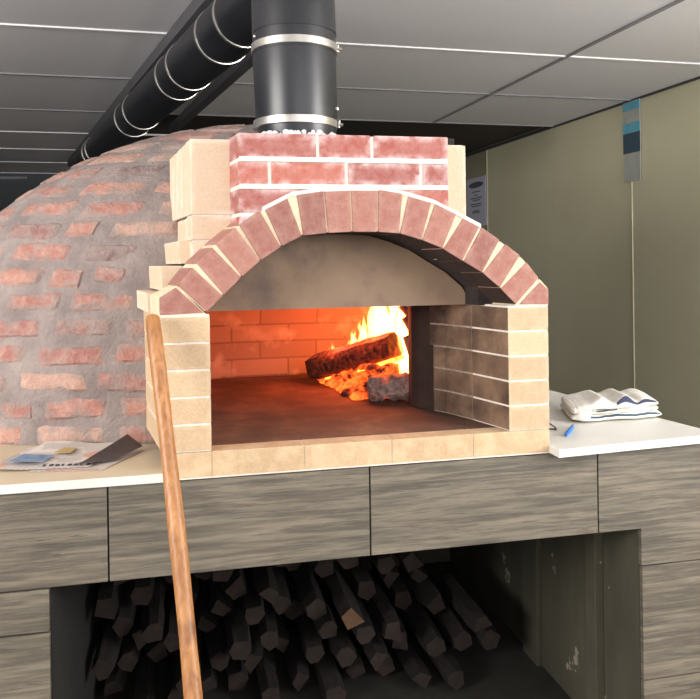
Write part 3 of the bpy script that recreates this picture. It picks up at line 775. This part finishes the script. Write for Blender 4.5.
# ------------------------------------------------------------------ towel, pen, wire
def towel_mat():
    M = Mat('white_striped_towelling', .95); n = M.noise(220, 3)
    c = M.ramp(M.noise(20, 4), [(.3, (206, 202, 192)), (.7, (226, 224, 216))])
    c = M.mix(M.mask(M.attr('edge'), .4, .6), c, M.ramp(M.attr('tint'), [(.2, (58, 76, 92)), (.8, (54, 56, 84))]))
    M.col(c); M.bump(n, .5, .004); return M.m
b = MB()
def layer(x0, x1, y0, y1, z0, th, seed, stripe=None, tint=.2, bumps=()):
    NX, K = 60, 28; vs = []; ed = []
    for i in range(NX+1):
        f = i/NX; x = x0+(x1-x0)*f; taper = min(1, (min(f, 1-f)*9+.25)**.5)
        wob = noise.noise(Vector((f*5, seed, 0)))*.007 + noise.noise(Vector((f*13, seed, 4)))*.003
        yw = noise.noise(Vector((f*4, seed, 9)))*.010
        for k in range(K):
            a = 2*PI*k/K; c_, s_ = math.cos(a), math.sin(a)
            yy = (y0+y1)/2+yw - (y1-y0)/2*math.copysign(abs(c_)**.35, c_)
            h = th/2*math.copysign(abs(s_)**.75, s_)*taper
            bz = 0
            if s_ > 0:
                for bx, bw, bh in bumps: bz += bh*math.exp(-((x-bx)/bw)**2)*(.55+.45*c_)*s_**.3
            vs.append((x+(yy-.22)*.3, yy+(1-taper)*.02*(1 if c_ > 0 else -1), z0+th/2+wob*(.35+.65*(s_ > 0))+h+bz))
            on = 0
            if stripe:
                on = 1 if (k in (1, 2) if stripe[2] > 0 else k in (26, 27, 0)) and stripe[0] < f < stripe[1] else 0
            ed.append(on)
    fs = [[i*K+k, (i+1)*K+k, (i+1)*K+(k+1) % K, i*K+(k+1) % K] for i in range(NX) for k in range(K)]
    fs += [list(range(K)), [NX*K+k for k in range(K)][::-1]]
    b.add(vs, fs, tint, 0, ed)
layer(1.215, 1.525, .215, .44, .0222, .025, 1.3, (.18, .98, 1), .2)
layer(1.22, 1.515, .222, .43, .042, .020, 4.1, (.2, .5, 1), .3)
layer(1.23, 1.515, .218, .43, .056, .022, 7.7, (.45, .97, 1), .7, bumps=((1.315, .024, .026), (1.395, .026, .030), (1.46, .02, .010)))
layer(1.213, 1.295, .225, .42, .045, .030, 9.3)
b.build('kitchen_towel', towel_mat(), smooth=True, label='white kitchen towel with dark blue stripes folded on the right worktop', cat='towel')
pen = empty('pen', (1.17, .14, .022), label='blue pen with a silver tip lying on the right worktop', cat='pen')
poff = Vector((-1.17, -.14, -.022))
pa, pb = Vector((1.108, .072, .0275)), Vector((1.172, .150, .0295)); pd = (pb-pa).normalized()
b = MB(); b.tube([pa, pa+pd*.004, pb], [.003, .0052, .0052], n=16); o = b.build('pen_barrel', plain('blue_plastic', (34, 110, 196), .35, var=.05), pen, smooth=True); o.location = poff
b = MB(); b.tube([pb, pb+pd*.02, pb+pd*.034], [.0055, .0055, .003], n=16); o = b.build('pen_tip', m_steel, pen, smooth=True); o.location = poff
b = MB(); b.tube([(1.09, .17, .0243), (1.108, .165, .0245), (1.125, .16, .0245), (1.118, .148, .0245), (1.122, .165, .030), (1.112, .18, .038)], .0022, n=8)
b.build('wire_hook', plain('dark_wire', (70, 68, 66), .5, .4), smooth=True, label='small bent dark wire piece on the worktop beside the right pillar', cat='wire')

# ------------------------------------------------------------------ wall sheet and taped strip
def wallpt(y, z, off): return (wx(y)-off, y, z)
def wallquad(mb, y0, y1, z0, z1, o0, o1, **k):
    mb.solid([wallpt(y0, z0, o1), wallpt(y1, z0, o1), wallpt(y1, z1, o1), wallpt(y0, z1, o1)], [wallpt(y0, z0, o0), wallpt(y1, z0, o0), wallpt(y1, z1, o0), wallpt(y0, z1, o0)], bev=0, **k)
strip = empty('taped_strip', wallpt(3.46, 1.46, .012), label='hanging grey strip with blue tape bands stuck on the wall seam', cat='strip')
def onwall(mb, name, mat, par):
    o = mb.build(name, mat, par); o.location = -Vector(par.location); return o
b = MB(); wallquad(b, 3.36, 3.57, 1.135, 1.775, .012, .018); onwall(b, 'backing_film', plain('grey_film', (186, 188, 180), .5, var=.1, bscale=12), strip)
m_blue = plain('blue_tape', (112, 184, 206), .5, var=.12, bscale=20); m_navy = plain('dark_blue_patch', (70, 92, 106), .5)
for z0, z1, mt, nm in ((1.70, 1.765, m_blue, 'blue_tape'), (1.52, 1.60, m_blue, 'blue_tape'), (1.36, 1.52, m_navy, 'dark_patch')):
    b = MB(); wallquad(b, 3.358, 3.572, z0, z1, .0182, .0205); onwall(b, nm, mt, strip)
y0, y1, z0, z1 = 6.16, 6.68, .92, 1.49
sheet_o = empty('notice_sheet', wallpt(6.42, 1.2, .002), label='white printed notice sheet on the wall behind the oven', cat='notice')
b = MB(); wallquad(b, y0, y1, z0, z1, .001, .008); onwall(b, 'paper', plain('white_notice_paper', (206, 206, 222), .7, var=.02), sheet_o)
b = MB()
ell = [(6.42+.2*math.cos(a*PI/16), 1.405+.035*math.sin(a*PI/16)) for a in range(32)]
b.solid([wallpt(y, z, .0095) for y, z in ell], [wallpt(y, z, .008) for y, z in ell], bev=0)
for zz, a, c in ((1.325, 6.315, 6.525), (1.285, 6.385, 6.455), (1.25, 6.265, 6.575), (1.225, 6.315, 6.515), (1.18, 6.275, 6.565), (1.155, 6.295, 6.545), (1.10, 6.335, 6.515), (1.08, 6.315, 6.535)):
    wallquad(b, a, c, zz-.006, zz+.006, .008, .0088)
onwall(b, 'printed_text', plain('grey_print', (96, 98, 112), .7), sheet_o)

# ------------------------------------------------------------------ firewood
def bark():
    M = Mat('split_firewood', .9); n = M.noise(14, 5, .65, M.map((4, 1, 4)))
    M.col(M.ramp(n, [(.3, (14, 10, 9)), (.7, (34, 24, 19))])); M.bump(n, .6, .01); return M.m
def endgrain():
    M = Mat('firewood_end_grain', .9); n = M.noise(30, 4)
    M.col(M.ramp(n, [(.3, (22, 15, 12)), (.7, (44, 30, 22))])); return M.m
m_bark, m_end = bark(), endgrain()
shapes = []
for s_ in range(7):
    rr = random.Random(s_+40); K = rr.choice((4, 5, 5, 6)); pr = []
    kind = s_ % 3
    for k in range(K):
        a = 2*PI*(k+rr.uniform(-.25, .25))/K; r = .048*(1+rr.uniform(-.2, .04))
        if kind == 0 and a > PI: r *= .72
        if kind == 1 and (a < 1 or a > 5): r *= .78
        pr.append((r*math.cos(a), r*math.sin(a)))
    v, f = split_log((0, 0, 0), (0, .36, 0), pr, None, .003, 6, s_*3.1)
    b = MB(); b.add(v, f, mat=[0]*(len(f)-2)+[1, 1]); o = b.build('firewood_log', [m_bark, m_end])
    shapes.append(o)
used = set(); rl = random.Random(11); cells = []
for row in range(9):
    z = FL+.055+row*.0875
    lim = 1.12 - max(0, row-1)*.075
    if row == 7: lim = .62
    if row == 8: continue
    x = XL+.06+(.05 if row % 2 else 0)
    while x < lim: cells.append((x, z, row)); x += .1035
cellx = min(cells, key=lambda c: (c[0]-.60)**2+(c[1]+.60)**2)
for (x, z, row) in cells:
    s_ = rl.randrange(7); src = shapes[s_]
    if s_ in used:
        o = src.copy(); C.objects.link(o)
    else: o = src; used.add(s_)
    o.location = (x+rl.uniform(-.003, .003), .66+rl.uniform(-.13, .13), z); o.rotation_euler = (0, rl.choice((0, PI/2, PI, 2.2)), rl.uniform(-.03, .03))
    if (x, z, row) == cellx:
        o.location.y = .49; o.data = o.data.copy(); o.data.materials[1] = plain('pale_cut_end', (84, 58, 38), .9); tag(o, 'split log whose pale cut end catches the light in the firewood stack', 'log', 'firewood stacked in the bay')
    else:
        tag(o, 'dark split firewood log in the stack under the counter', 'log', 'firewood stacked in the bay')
for i, o in enumerate(shapes):
    if i not in used: bpy.data.objects.remove(o)
